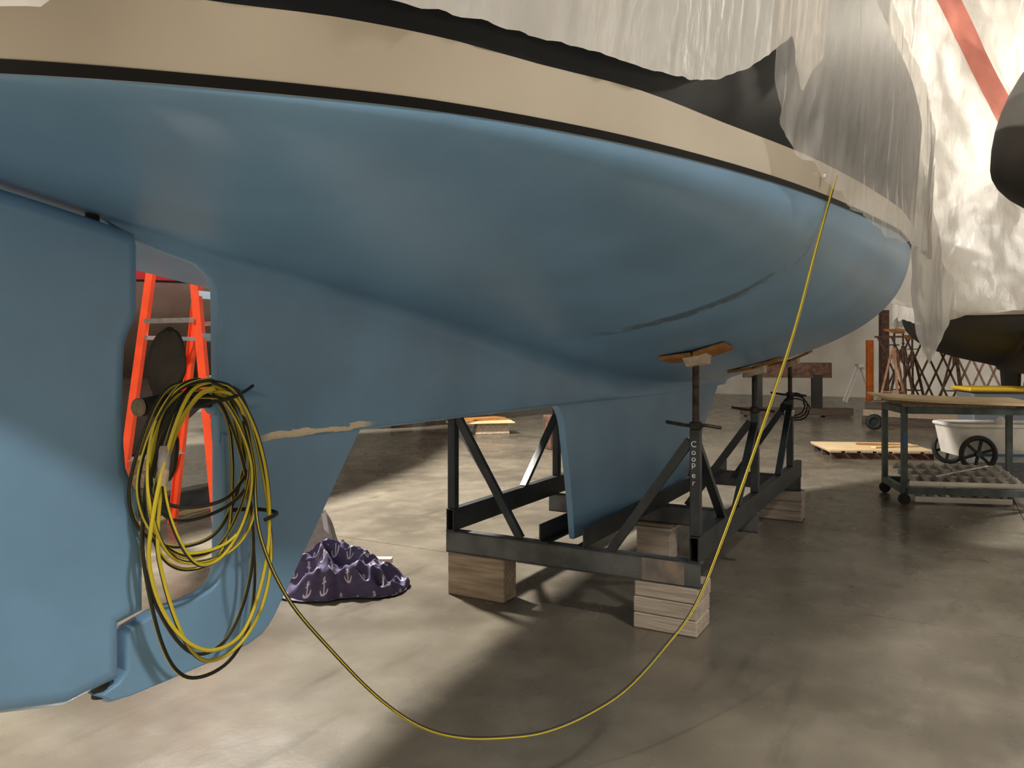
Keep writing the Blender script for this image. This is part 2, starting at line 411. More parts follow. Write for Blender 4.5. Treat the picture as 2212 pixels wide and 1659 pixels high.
TB3 = [(-5.0, .55), (-4.3, .8), (-3.6, 1.0), (-2.93, 1.12), (-2.4, 1.22), (-1.65, 1.36), (-.74, 1.5), (0, 1.58), (1, 1.66), (1.8, 1.68), (2.6, 1.61), (3.5, 1.4), (4.4, 1.05), (5.2, .64), (6.0, .22), (6.5, .01)]
TT = [(-2.62, .010), (-2.5, .013), (-2.28, .016), (-2.15, .032), (-1.95, .042), (-1.6, .05), (-.6, .075), (.3, .11), (1.5, .15), (3.0, .12), (3.6, .02)]
TD = [(-2.62, 1.735), (-2.536, 1.69), (-2.449, 1.667), (-2.349, 1.646), (-2.301, 1.609), (-2.283, 1.565), (-2.278, 1.15), (-2.274, 1.14), (2.4, 1.135), (3.3, 1.14), (3.6, 1.16)]
hb = lambda s: 2.0+.05*s
h2 = lambda s: 2.12+.05*s
h3 = lambda s: 2.85+.012*(s-.5)**2*.6
def canoe(s, n=26):
    b = pch(TB, s); z = pch(TZ, s); h = max(hb(s), z+.002); D = h-z
    d = lin([(-3.3, .1), (-1, .06), (0, .06), (1, .16), (2, .27), (5, .3)], s); k1 = lin([(-3, .6), (0, .68), (2, .6)], s); k2 = lin([(-3, .5), (0, .5), (2, .6)], s)
    P = [Vector((0, z)), Vector((b*k1, z+D*d)), Vector((b*.995, h-D*k2)), Vector((b, h))]
    out = []
    for i in range(n):
        t = (i/(n-1))**1.15
        out.append((1-t)**3*P[0]+3*t*(1-t)**2*P[1]+3*t*t*(1-t)*P[2]+t**3*P[3])
    return out
def canoe_h(s, b):
    c = canoe(s, 80)
    for p, q in zip(c, c[1:]):
        if p.x <= b <= q.x: return p.y+(q.y-p.y)*(b-p.x)/max(1e-6, q.x-p.x)
    return c[-1].y
def section(s):
    c = canoe(s)
    if -2.62 < s < 3.6:
        t = pch(TT, s); zd = lin(TD, s); bm = pch(TB, s)
        r = min(lin([(-2.62, .012), (-2.3, .03), (-1.9, .045), (-1.0, .065), (0, .11)], s), max(.012, (canoe_h(s, t)-zd)*.9), bm*.35)
        q = canoe_h(s, t+r); wtop = max(zd+.003, canoe_h(s, t)-r)
        e = min(.02, t*.8, (wtop-zd)*.5)
        low = [Vector((0, zd)), Vector((max(0, t-e), zd)), Vector((t-e*.3, zd+e*.3)), Vector((t, zd+e))]
        Wp = Vector((t, wtop)); Cn = Vector((t, canoe_h(s, t))); Q = Vector((t+r, q))
        low += [(1-k)**2*Wp+2*k*(1-k)*Cn+k*k*Q for k in [i/8 for i in range(9)]]
        up = []
        for i in range(1, 25):
            # keep canoe points outboard of the fillet, evenly respaced
            up.append(i/24)
        seg = [p for p in canoe(s, 200) if p.x > t+r+1e-4]
        seg = [Q]+seg
        res = [seg[min(len(seg)-1, round(k*(len(seg)-1)))] for k in up]
        return low+res
    # plain section with the same number of points
    z = c[0]; low = [z.copy() for _ in range(4)]
    seg = canoe(s, 200); m = int(len(seg)*.12)
    low += [seg[round(m*i/8)] for i in range(9)]
    rest = seg[m:]
    return low+[rest[round(k/24*(len(rest)-1))] for k in range(1, 25)]
def frange(a, b, n): return [a+(b-a)*i/n for i in range(n+1)]
ST = sorted(set([round(v, 4) for v in frange(-3.38, -2.65, 14)+frange(-2.62, -2.29, 16)+[-2.301, -2.283, -2.278, -2.272]+frange(-2.25, 3.6, 80)+frange(3.62, 5.8, 26)]))
def both(fn):      # fn(side) adds one side
    mb = MB()
    for sd in (-1, 1): fn(mb, sd)
    return mb
def hull_bottom_mesh():
    def one(mb, sd):
        mb.rows([[Vector((s, -sd*p.x, p.y)) for p in section(s)] for s in ST])
    return both(one).mesh('hull_bottom', 50)
def strip(lower, upper, sts, n=4, off=0.0):
    def one(mb, sd):
        R = []
        for s in sts:
            a = lower(s); b = upper(s)
            R.append([Vector((s, -sd*(a[0]+(b[0]-a[0])*k/n+off), a[1]+(b[1]-a[1])*k/n)) for k in range(n+1)])
        mb.rows(R)
    return both(one)
ST2 = frange(-3.85, -2.6, 30)+frange(-2.55, 4.4, 70)+frange(4.45, 5.95, 20)
ST3 = frange(-5.0, -2.6, 30)+frange(-2.5, 4.4, 50)+frange(4.5, 6.5, 24)
low2 = lambda s: (pch(TB, s), hb(s)) if -3.38 <= s <= 5.8 else (0.004, pch(TZ, s))
up2 = lambda s: (pch(TB2, s), max(h2(s), pch(TZ, s)+.002))
low3 = lambda s: (up2(s)) if -3.85 <= s <= 5.95 else (0.004, pch(TZ, s))
up3 = lambda s: (pch(TB3, s), h3(s))
def stripe_up(s):
    a, b = low2(s), up2(s); k = .15; return (a[0]+(b[0]-a[0])*k, a[1]+(b[1]-a[1])*k)
ME_BOTTOM = hull_bottom_mesh()
ME_STRIPE = strip(low2, stripe_up, [s for s in ST2 if -3.38 <= s <= 5.8], 1, .003).mesh('boot_stripe', 50)
ME_BAND = strip(low2, up2, ST2, 4).mesh('topside_band', 50)
ME_TOP = strip(low3, up3, ST3, 6).mesh('topsides', 50)
def deck_mesh():
    mb = MB()
    mb.rows([[Vector((s, -sd*up3(s)[0], up3(s)[1])) for sd in (-1, -.5, 0, .5, 1)] for s in ST3])
    s = -5.0; n = 8; a = (0.004, pch(TZ, s)); b = up3(s)
    L_ = [Vector((s, -sd*(a[0]+(b[0]-a[0])*k/n), a[1]+(b[1]-a[1])*k/n)) for sd, rg in ((1, range(n, -1, -1)), (-1, range(1, n+1))) for k in rg]
    mb.add(L_, [tuple(range(len(L_)))])
    return mb.mesh('deck', 40)
ME_DECK = deck_mesh()
def keel_mesh():
    # horizontal foil sections, blunt trailing edge
    te = [(.38, .125), (.55, .10), (.725, .064), (.9, .02), (1.02, -.01), (1.09, -.045), (1.12, -.08), (1.145, -.14)]
    le = [(.38, 2.22), (1.145, 3.32)]
    mb = MB(); R = []
    for z in [.38, .385, .4, .55, .725, .9, 1.02, 1.07, 1.1, 1.12, 1.135, 1.15]:
        a = lin(te, z); b = lin(le, z); ring = []; n = 18
        k = 1.0 if z > .39 else (.8 if z > .381 else .55)
        tm = lin([(.38, .105), (1.15, .12)], z)*k
        prof = []
        for i in range(n+1):
            x = 1-math.cos(PI/2*i/n) if False else (i/n)
            # x=0 trailing edge, x=1 leading edge
            tt = tm*(math.sqrt(max(0, 1-x))*1.75*(1-(1-x)*.52))*.98
            tt = max(tt, .016*k if x < .98 else 0)
            tt = tm*min(1, (.16+1.9*x**.85))*math.sqrt(max(0, 1-max(0, (x-.45)/.55)**2.2)) if True else tt
            prof.append((a+(b-a)*x, max(tt, .0)))
        ring = [Vector((x, -t, z)) for x, t in prof]+[Vector((x, t, z)) for x, t in prof[::-1]]
        R.append(ring+[ring[0]])
    mb.rows(R); mb.add(R[0][:-1], [tuple(range(len(R[0])-1))])
    return mb.mesh('keel', 40)
ME_KEEL = keel_mesh()

def boat_parts(root, bot, stripe, band, top):
    obs = []
    for nm, me, m in (('hull_bottom', ME_BOTTOM, bot), ('boot_stripe', ME_STRIPE, stripe), ('topside_band', ME_BAND, band), ('topsides', ME_TOP, top), ('deck', ME_DECK, M['deck']), ('keel', ME_KEEL, bot)):
        me2 = me if not me.materials else me.copy()
        if me2.materials: me2.materials[0] = m
        else: me2.materials.append(m)
        obs.append(obj_from(nm, me2, m, root))
    return obs
boat = thing('sailboat', 'large sailboat with blue bottom paint, black stripe and cream band, raised on a steel cradle', 'sailboat', bw(0, 0), YAW)
boat_parts(boat, M['blue'], M['black'], M['cream'], M['navy'])
pl = lambda x, z, sd: Vector((x, -sd, z))
SKEG = [(-1.65, 1.18), (-1.78, 1.007), (-1.93, .805), (-2.031, .669), (-2.08, .606), (-2.1, .586), (-2.129, .566), (-2.18, .553), (-2.263, .548), (-2.407, .546), (-2.556, .546), (-2.61, .553), (-2.645, .585), (-2.59, .60), (-2.57, .62), (-2.57, .705), (-2.56, .722), (-2.516, .733), (-2.482, .741), (-2.386, .744), (-2.34, .75), (-2.314, .758), (-2.295, .77), (-2.284, .785), (-2.277, .817), (-2.275, 1.0), (-2.275, 1.18)]
MB().plate(SKEG, .027, .010, pl).build('skeg', M['blue'], boat, 40)
RUD = [(-2.545, 1.705), (-2.537, 1.67), (-2.537, 1.504), (-2.547, 1.474), (-2.56, 1.45), (-2.569, 1.42), (-2.573, 1.361), (-2.574, 1.26), (-2.571, 1.177), (-2.566, 1.122), (-2.553, 1.09), (-2.541, 1.069), (-2.532, 1.008), (-2.521, .903), (-2.521, .752), (-2.588, .74), (-2.588, .606), (-2.655, .60), (-2.728, .592), (-2.849, .625), (-3.1, .70), (-3.28, .80), (-3.33, .95), (-3.26, 1.4), (-3.2, 1.79), (-3.0, 1.78), (-2.849, 1.757), (-2.749, 1.742), (-2.639, 1.724)]
rud = MB().plate(RUD, .05, .04, pl).build('rudder', M['blue'], boat, 40)
MB().tube([(-2.64, 0, 1.68), (-2.64, 0, 1.80)], .016, 12).build('rudder_stock', M['black'], rud, 40)
MB().tube([(-2.62, 0, .57), (-2.62, 0, .62)], .02, 12).build('heel_pin', M['bronze'], rud, 40)
# propeller, shaft, stern tube
prop = MB().lathe([(.012, -.052), (.0235, -.05), (.0265, -.03), (.03, 0), (.029, .04), (.02, .055)], (-2.455, 0, 1.266), (1, 0, 0), 20).build('propeller_hub', M['bronze'], boat, 40)
MB().lathe([(.0225, 0), (.0235, .008), (.021, .012)], (-2.512, 0, 1.266), (-1, 0, 0), 20).build('end_plug', M['tan'], prop, 40)
for sgn in (1, -1):
    mb = MB()
    def bl(u, v, sgn=sgn):
        r = .02+.185*u; c = max(.004, .072*math.sqrt(max(0, 1-u**3.6))*(.45+.55*min(1, u*2.6)))
        x = (v-.5)*2*c; pitch = math.radians(12-6*u); lift = .01*(1-(2*v-1)**2)
        y = x*math.cos(pitch*.55)+0; sx = x*math.sin(pitch*.55)+lift
        return Vector((-2.445+sx+.03*u*(.5 if sgn > 0 else -.2), -sgn*y, 1.266+sgn*r))
    mb.grid(bl, 14, 8)
    o = mb.build('propeller_blade', M['bronze'], boat, 60)
    sm = o.modifiers.new('thick', 'SOLIDIFY'); sm.thickness = .006; sm.offset = 0
MB().tube([(-2.46, 0, 1.266), (-2.2, 0, 1.268)], .016, 12).build('propeller_shaft', M['bronze'], boat, 40)
MB().lathe([(.02, -.02), (.034, -.015), (.043, .01), (.044, .05), (.04, .12), (.03, .22)], (-2.28, 0, 1.267), (1, 0, 0), 20).build('stern_tube', M['blue'], boat, 40)
# small fittings on the cream band
MB().lathe([(.012, 0), (.012, .008), (.004, .01)], (-.86, -1.425, 2.03), (0, -1, 0), 12).build('drain_fitting', M['alu'], boat, 40)

# ------------------------------------------------------------------ cradle
cr = thing('boat_cradle', 'dark steel boat cradle with six braced posts under the blue sailboat', 'cradle', bw(0, 0), YAW)
ZB, HB, HR = .245, .127, .127
P = lambda s, b, h: Vector((s, -b, h))
def channel(mb, s, b0, b1, z0):
    # C channel lying across: web facing aft
    mb.box(P(s+.004, (b0+b1)/2, z0+HB/2), (.008, b1-b0, HB))
    for zz in (z0+.005, z0+HB-.005): mb.box(P(s+.03, (b0+b1)/2, zz), (.06, b1-b0, .01))
def recttube(mb, s0, s1, b, z0, wd=.05, ht=HR):
    for sg in (-1, 1): mb.box(P((s0+s1)/2, b+sg*(wd/2-.003), z0+ht/2), (s1-s0, .006, ht))
    for zz in (z0+.003, z0+ht-.003): mb.box(P((s0+s1)/2, b, zz), (s1-s0, wd-.012, .006))
CB = .72
for s in (0.0, 1.36, 3.12):
    mb = MB(); channel(mb, s, -CB-.03, CB+.03, ZB); mb.build('cross_beam', M['steel_bare'], cr)
for b in (-CB, CB):
    mb = MB(); recttube(mb, -.005, 3.2, b, ZB+HB); mb.build('side_rail', M['steel'], cr)
for b in (-.13, .13):
    mb = MB()
    mb.box(P(1.55, b, ZB+HB+.05), (3.12, .008, .10)); mb.box(P(1.55, b*.8, ZB+HB+.004), (3.12, .05, .008))
    mb.build('keel_tray_side', M['steel'], cr)
RT = ZB+HB+HR
POST = {0.0: 1.03, 1.40: 1.02, 2.75: 1.06}
for s, top in POST.items():
    for b in (-CB, CB):
        if s == 0 and b < 0: top_ = 1.10
        else: top_ = top
        pst = MB().box(P(s+.03, b, (RT+top_)/2), (.05, .05, top_-RT)).build('post', M['steel'], cr, bevel=.004)
        sg = 1 if b > 0 else -1
        MB().beam(P(s+.03, b-sg*.03, top_-.06), P(s+.03, sg*.27, ZB+HB), .045, .03, (1, 0, 0)).build('brace', M['steel'], cr)
        s2 = .56 if s == 0 else s-.5
        MB().beam(P(s+.03, b, top_-.06), P(s2, b, RT-.005), .03, .045, (0, 1, 0)).build('brace', M['steel'], cr)
        hs = canoe_h(s+.03, abs(b))
        scr = MB().tube([P(s+.03, b, top_-.02), P(s+.03, b, hs-.055)], .017, 12).build('jack_screw', M['screw'], cr, 40)
        # nut with two bar handles
        nut = MB().lathe([(.028, 0), (.032, .004), (.032, .03), (.026, .036)], P(s+.03, b, top_), (0, 0, 1), 8).build('jack_nut', M['screw'], cr)
        a = .5
        MB().tube([P(s+.03-.02*math.sin(a), b-.15, top_+.03), P(s+.03, b-.05, top_+.016), P(s+.03, b+.05, top_+.02), P(s+.03+.03, b+.12, top_+.008)], .009, 8).build('nut_handle', M['screw'], nut, 40)
        # pad of two plywood leaves on a bracket, laid against the hull
        db = .05; n = Vector((0, 0, 0))
        h0, h1 = canoe_h(s+.03, abs(b)-db), canoe_h(s+.03, abs(b)+db)
        hf, ha = canoe_h(s+.13, abs(b)), canoe_h(s-.07, abs(b))
        tb = Vector((0, -sg*2*db, h1-h0)).normalized(); ts = Vector((.2, 0, hf-ha)).normalized(); nn = tb.cross(ts).normalized()
        if nn.z < 0: nn = -nn
        ts = (ts-nn*ts.dot(nn)).normalized(); tb = nn.cross(ts).normalized()
        R = Matrix((ts, tb, nn)).transposed(); c0 = P(s+.03, b, hs)
        for k in (-1, 1):
            Rk = R @ Matrix.Rotation(k*.10, 3, 'X')
            MB().box(c0-nn*.014+tb*k*.085, (.19, .16, .018), Rk).build('pad_leaf', M['pad'], cr, bevel=.003)
        MB().box(c0-nn*.045, (.09, .10, .05), R, 1.25).build('pad_bracket', M['bracket'], cr, bevel=.004)
# lettering painted down the near starboard post
def text_mesh(ch, size):
    cu = bpy.data.curves.new('letter', 'FONT'); cu.body = ch; cu.size = size; cu.extrude = .0004; cu.align_x = 'CENTER'; cu.align_y = 'CENTER'
    ob = bpy.data.objects.new('letter', cu); COL.objects.link(ob); dg = bpy.context.evaluated_depsgraph_get()
    me = bpy.data.meshes.new_from_object(ob.evaluated_get(dg)); bpy.data.objects.remove(ob); return me
for ch, h in (('C', .955), ('o', .917), ('o', .884), ('p', .856), ('e', .803), ('r', .765)):
    me = text_mesh(ch, .042); me.materials.clear(); me.materials.append(M['text'])
    o = obj_from('painted_letter', me, None, cr); o.location = P(.0045, CB-.004, h); o.rotation_euler = (PI/2, 0, -PI/2)
# stained sticker on the near beam
MB().box(P(-.0005, .56, ZB+HB/2), (.002, .22, HB-.015)).build('worn_sticker', M['label'], cr)
# clamp and cables on far starboard post
MB().box(P(2.75, CB, .93), (.07, .07, .05)).build('post_clamp', M['galv'], cr, bevel=.005)
mb = MB()
for k in range(3):
    mb.tube([P(2.76+.05*math.sin(a*1.3+k), CB+.04+(.07+.02*k)*math.cos(a), 1.0+.09*math.sin(a)-.02*k) for a in [i*PI/8 for i in range(17)]], .006, 6)
cw = mb.build('coiled_wire', M['rubber'], cr, 40)

# timber blocks under the cradle
def block(s, b, size, label, m, rz=0.0, z0=0.0, planks=1):
    t = thing('timber_block', label, 'wood block', bw(s, b, z0), YAW+rz, 'timber blocks under the steel cradle')
    n = planks; hh = size[2]/n
    for k in range(n):
        MB().box((random.uniform(-.004, .004), random.uniform(-.006, .006), hh*(k+.5)), (size[0], size[1], hh-(.002 if n > 1 else 0)), Matrix.Rotation(random.uniform(-.012, .012), 3, 'Z')).build('timber', m, t, bevel=.006)
    return t
block(.075, -.555, (.145, .38, .245), 'brown stained timber block under the cradle end nearer the purple cloth', M['timber'])
block(.12, .57, (.24, .33, .245), 'pale stacked timber block under the cradle corner with the lettered post', M['timber_pale'], planks=3)
block(3.15, .60, (.2, .34, .245), 'pale timber block under the cradle corner by the clamped post', M['timber_pale'], planks=3)
block(3.15, -.60, (.2, .34, .245), 'timber block under the far port corner of the cradle', M['timber'])
t = block(1.40, .06, (.16, .24, .20), 'short timber block topped with planks under the middle cross beam', M['timber_pale'])
MB().box((0, .01, .212), (.22, .30, .022)).build('plank', M['timber_pale'], t, bevel=.003)
MB().box((.02, -.0, .234), (.2, .26, .02)).build('plank', M['timber'], t, bevel=.003)

# ------------------------------------------------------------------ extension cord
def catmull(pts, n):
    P_ = [Vector(p) for p in pts]; out = []
    for i in range(len(P_)-1):
        a = P_[max(i-1, 0)]; b = P_[i]; c = P_[i+1]; d = P_[min(i+2, len(P_)-1)]
        for k in range(n):
            t = k/n
            out.append(.5*((2*b)+(-a+c)*t+(2*a-5*b+4*c-d)*t*t+(-a+3*b-3*c+d)*t**3))
    out.append(P_[-1]); return out
cord = thing('extension_cord', 'yellow and black extension cord coiled at the propeller, its end tied to the hull', 'cord', bw(0, 0), YAW)
rc = random.Random(5)
# each turn: left s, right s, top h, bottom h
turns = [(-2.585, -2.255, 1.325, .905), (-2.60, -2.235, 1.335, .88), (-2.545, -2.27, 1.315, .86), (-2.53, -2.29, 1.29, .97), (-2.60, -2.225, 1.335, .865),
         (-2.555, -2.25, 1.305, .84), (-2.535, -2.285, 1.30, 1.01), (-2.595, -2.245, 1.325, .64), (-2.575, -2.22, 1.33, .615), (-2.555, -2.255, 1.31, .60), (-2.565, -2.195, 1.32, .545), (-2.59, -2.23, 1.33, .89)]
pts = []
for k, (l, r, tp, bt) in enumerate(turns):
    l2, r2, t2, b2 = turns[(k+1) % len(turns)]
    n = 28; bb = .07+.085*((k*5) % 12)/12
    for i in range(n):
        a = PI/2+2*PI*i/n; w_ = i/n
        L_ = l+(l2-l)*w_; R_ = r+(r2-r)*w_; T_ = tp+(t2-tp)*w_; B_ = bt if i > n*.25 and i < n*.8 else bt+(b2-bt)*max(0, (w_-.8)/.2)
        ca, sa = math.cos(a), math.sin(a)
        mid = 1.09 if bt > .75 else .93
        hgt = mid+((T_-mid)*sa if sa > 0 else (mid-B_)*sa)
        cx = (L_+R_)/2; half = (R_-L_)/2
        if bt < .75 and sa < 0: cx += .03*(-sa)
        ex = abs(ca)**.85*(1 if ca > 0 else -1)
        pts.append(P(cx+half*ex*(1-.10*max(0, sa)), bb+.012*math.sin(a*3+k), hgt))
lead = [(-2.265, .135, 1.10), (-2.302, .197, .926), (-2.246, .242, .745), (-2.149, .318, .577), (-2.048, .399, .427), (-1.952, .474, .326), (-1.853, .553, .271), (-1.737, .644, .244), (-1.64, .721, .238), (-1.533, .806, .263), (-1.42, .895, .319), (-1.31, .982, .426), (-1.209, 1.062, .554), (-1.12, 1.133, .769), (-1.028, 1.206, 1.024), (-.94, 1.275, 1.279), (-.866, 1.333, 1.509), (-.79, 1.393, 1.796), (-.734, 1.438, 2.054)]
pts += [P(-2.40, .12, 1.325), P(-2.31, .13, 1.28)]
path = catmull(pts, 3)
MB().tube(path, .0052, 7).build('coil', M['cord'], cord, 60)
MB().tube(catmull([P(-2.285, .12, 1.22)]+[P(*q) for q in lead[:-1]]+[P(-.734, 1.452, 2.054)], 8), .0052, 8).build('free_end', M['cord_free'], cord, 60)
MB().lathe([(.012, -.03), (.014, -.02), (.014, .02), (.011, .03)], P(-2.555, .15, 1.15), (.1, 0, 1), 12).build('connector', M['canvas'], cord, 40)
MB().lathe([(.011, -.02), (.013, -.01), (.013, .018), (.008, .022)], P(-2.56, .152, 1.105), (.1, 0, 1), 12).build('plug', M['tan'], cord, 40)
MB().tube(catmull([P(-2.50, .03, 1.25), P(-2.46, .12, 1.268), P(-2.36, .15, 1.285), P(-2.26, .10, 1.30), P(-2.19, .05, 1.31)], 6), .005, 6).build('strap', M['rubber'], cord, 60)
MB().tube(catmull([P(-2.265, .05, .965), P(-2.205, .08, .96), P(-2.195, .15, .955), P(-2.26, .175, .95)], 6), .006, 6).build('tie', M['rubber'], cord, 60)

# ------------------------------------------------------------------ plastic sheets over the sailboat
def fold(x, y, k): return noise.noise(Vector((x, y, k)))
PLA = [(-4.6, 2.2), (-3.6, 1.95), (-3.22, 1.88), (-3.13, 1.90), (-3.08, 2.0), (-2.95, 2.04), (-2.739, 2.015), (-2.584, 2.024), (-2.526, 2.032), (-2.448, 2.035), (-2.241, 2.048), (-2.101, 2.05), (-1.905, 2.076), (-1.755, 2.117), (-1.587, 2.195), (-1.37, 2.335), (-1.33, 2.36), (-1.29, 2.30), (-1.22, 2.22), (-1.15, 2.30), (-1.05, 2.38)]
def top_b(s, h):
    a = low3(s); b = up3(s); k = min(1.0, max(0, (h-a[1])/max(.01, b[1]-a[1]))); return a[0]+(b[0]-a[0])*k
def sheetA(u, v):
    s = -4.6+3.55*u; lo = lin(PLA, s)+.006*fold(s*22, 0, 1); h = lo+(3.1-lo)*v
    b = top_b(s, max(h, h2(s)))+.03+.012*fold(s*4, h*.8, 3)+.007*abs(fold(s*17, h*.5, 7))+.006*fold(s*31, h*.9, 8)
    if h > 2.85: b -= (h-2.85)*.9
    return P(s, b, h)
sa = thing('plastic_sheet', 'clear plastic sheet hanging over the dark topsides above the cream band', 'plastic sheet', bw(0, 0), YAW)
MB().grid(sheetA, 240, 36).build('sheet', M['sheet'], sa, 80)
PLB = [(-1.50, 2.30), (-1.47, 2.2), (-1.426, 2.118), (-1.329, 2.031), (-1.133, 1.987), (-.939, 1.973), (-.694, 1.94), (-.469, 1.931), (-.082, 1.90), (.5, 1.95), (1.2, 2.0), (2.2, 2.08), (3.2, 2.15)]
def sheetB(u, v):
    s = -1.50+4.7*u**1.5; lo = lin(PLB, s)+.02*fold(s*9, 0, 5); h = lo+(3.15-lo)*v
    base = top_b(min(s, 1.8), max(h, h2(s)))
    b = base+.055+.028*fold(s*3.2, h*1.4, 13)+.016*(1-2*abs(fold(s*6+h*1.2, h*1.6, 17)))+.012*fold(s*19-h*4, h*3, 19)*max(0, 1.6-v*3)
    if h > 2.85: b -= (h-2.85)*.9
    return P(s, b, h)
sb = thing('plastic_sheet', 'thin smoky plastic sheet draped past the cord tie towards the bow', 'plastic sheet', bw(0, 0), YAW)
MB().grid(sheetB, 200, 60).build('sheet', M['sheet_thin'], sb, 80)
# long tail hanging clear of the hull
TL = [(1.33, 3.235), (1.44, 3.17), (1.63, 3.12), (1.78, 3.09), (2.3, 3.08), (3.6, 2.95), (4.2, 2.9)]
TR = [(1.33, 3.245), (1.44, 3.30), (1.63, 3.38), (1.78, 3.42), (2.0, 3.42), (2.14, 3.34), (2.35, 3.29), (2.8, 3.28), (2.96, 3.22), (4.2, 3.22)]
def sheetT(u, v):
    h = 1.33+2.9*v; a, c = lin(TL, h), lin(TR, h); x = a+(c-a)*u
    return Vector((x+.012*fold(u*3, h*5, 4), 6.0+.05*fold(x*9, h*1.5, 2)+.03*fold(x*22, h*5, 6)+.05*math.sin(x*30+3*fold(h, x, 8))*min(1, v*3), h))
sc = thing('plastic_sheet', 'loose plastic tail hanging in a point beside the bow', 'plastic sheet', (0, 0, 0), 0)
MB().grid(sheetT, 40, 140).build('sheet', M['sheet_warm'], sc, 80)

# ------------------------------------------------------------------ cloth heap, bag
ch = thing('anchor_cloth', 'crumpled purple cloth printed with white anchors on the floor', 'cloth', (-1.06, 4.62, 0), .1)
def cl(u, v):
    x = (u-.5)*.78; y = (v-.5)*.66
    rr = math.sqrt((x/.34)**2+(y/.26)**2); an = math.atan2(y, x)
    rr /= 1+.3*noise.noise(Vector((math.cos(an)*1.3, math.sin(an)*1.3, 9)))+.1*noise.noise(Vector((math.cos(an)*4, math.sin(an)*4, 3)))
    w1 = noise.noise(Vector((x*3.2, y*3.2, 4))); w2 = noise.noise(Vector((x*3.2, y*3.2, 14)))
    f1 = 1-2*abs(noise.noise(Vector((x*6+w1*2.2, y*8+w2*2.2, 1.7))))
    f2 = 1-2*abs(noise.noise(Vector((x*14+w2*2, y*14+w1*2, 5))))
    dome = max(0, 1-rr**2.6)**.8
    h = .012+dome*(.12+.12*v**1.3-.11*u+.13*f1+.035*f2)
    k = 1.0 if rr < 1 else 1/(rr**.85)
    q = .05*w1*dome
    return Vector((x*k*1.06+1.6*q+.03*u, y*k+.09*w2*dome-.05*dome*f1, max(.008, h)))
o = MB().grid(cl, 130, 120).build('cloth', M['anchor'], ch, 80)
sm = o.modifiers.new('thick', 'SOLIDIFY'); sm.thickness = .004
bg = thing('canvas_bag', 'grey canvas bag standing behind the purple anchor cloth', 'bag', (-1.30, 5.12, 0), .2)
def bag(u, v):
    a = 2*PI*u; k = 1-.42*v-.25*v**3; sq = 1/max(abs(math.cos(a)), abs(math.sin(a)))**.6
    return Vector((.17*k*math.cos(a)*sq+.012*noise.noise(Vector((a*2, v*6, 2))), .11*k*math.sin(a)*sq, .385*v))
MB().grid(bag, 40, 20).build('body', M['canvas'], bg, 60)
MB().tube(catmull([(.05, -.05, .33), (.06, -.05, .37), (.03, -.01, .415), (0, .02, .37), (0, .03, .33)], 6), .008, 6).build('handle', M['white'], bg, 60)
MB().beam((.1, -.075, .06), (.055, -.06, .36), .03, .006, (0, 1, 0)).build('strap', M['white'], bg)
rc_ = thing('red_rag', 'small folded red rag tucked beside the purple cloth', 'cloth', (-1.53, 4.78, 0), .3)
MB().grid(lambda u, v: Vector(((u-.5)*.16, (v-.5)*.18, .13*(1-abs(2*u-1)**3)*(1-.5*abs(2*v-1)**2)+.01*noise.noise(Vector((u*5, v*5, 3))))), 20, 20).build('rag', M['redcloth'], rc_, 70)
tag(MB().box((0, 0, .04), (.12, .06, .08)).build('wood_offcut', M['ply'], bevel=.003), 'small plywood offcut behind the purple cloth', 'wood').location = (-.84, 5.03, 0)

# ------------------------------------------------------------------ neighbouring boats
def hull_copy(name, label, s, b, mats, dz=0.0, rz=0.0):
    t = thing(name, label, 'sailboat', bw(s, b, dz), YAW+rz); boat_parts(t, *mats); return t
E_ = (-.6, -5.65)
hull_copy('sailboat', 'brown-bottomed sailboat with a red band behind the orange ladder', *E_, (M['brown_hull'], M['black'], M['red_hull'], M['tan_hull']), -.04)
F_ = (9.2, -7.6)
hull_copy('sailboat', 'brown-hulled sailboat set on blocks beyond the cradle', *F_, (M['brown_hull'], M['black'], M['brown_hull'], M['brown_hull']), -.27)
C_ = (9.9, 2.8)
hull_copy('sailboat', 'plastic-wrapped sailboat with black bottom standing behind the rolling cart', *C_, (M['black_hull'], M['black_hull'], M['tan_hull'], M['tan_hull']))
# their supports
def support(s, b, hh, label, m, size=(.35, .3)):
    t = thing('keel_block', label, 'wood block', bw(s, b), YAW, 'blocks under the neighbouring keels')
    n = max(1, round(hh/.14))
    for k in range(n): MB().box((0, 0, hh*(k+.5)/n), (size[0], size[1], hh/n-.003), Matrix.Rotation(random.uniform(-.05, .05), 3, 'Z')).build('timber', m, t, bevel=.006)
for (s, b), who, m in ((E_, 'brown-bottomed red-banded boat', M['timber']), (F_, 'far brown-hulled boat', M['timber']), (C_, 'plastic-wrapped boat', M['timber_dark'])):
    for q, nm in ((.6, 'after'), (1.9, 'forward')): support(s+q, b, {'b': .34, 'f': .11}.get(who[0], .38), 'timber under the %s end of the keel of the %s' % (nm, who), m)
tb = thing('steel_beam', 'grey steel beam lying on a plank beside the orange ladder', 'beam', (-2.95, 6.85, 0), YAW+.12)
MB().box((0, 0, .015), (3.0, .2, .03)).build('plank', M['ply'], tb)
mb = MB()
for z, hh, wd in ((.038, .014, .16), (.115, .14, .012), (.19, .014, .16)): mb.box((0, 0, z), (2.9, wd, hh))
mb.build('i_beam', M['steel_bare'], tb)
for px, py, sz, lab, m in ((-2.15, 15.0, (.35, .3, .16), 'dark block on the floor far beyond the skeg', M['timber_dark']), (.62, 11.5, (.24, .24, .5), 'dark red-brown block standing beyond the keel', M['rust'])):
    o = tag(MB().box((0, 0, sz[2]/2), sz).build('floor_block', m, bevel=.01), lab, 'block'); o.location = (px, py, 0); o.rotation_euler = (0, 0, .4)
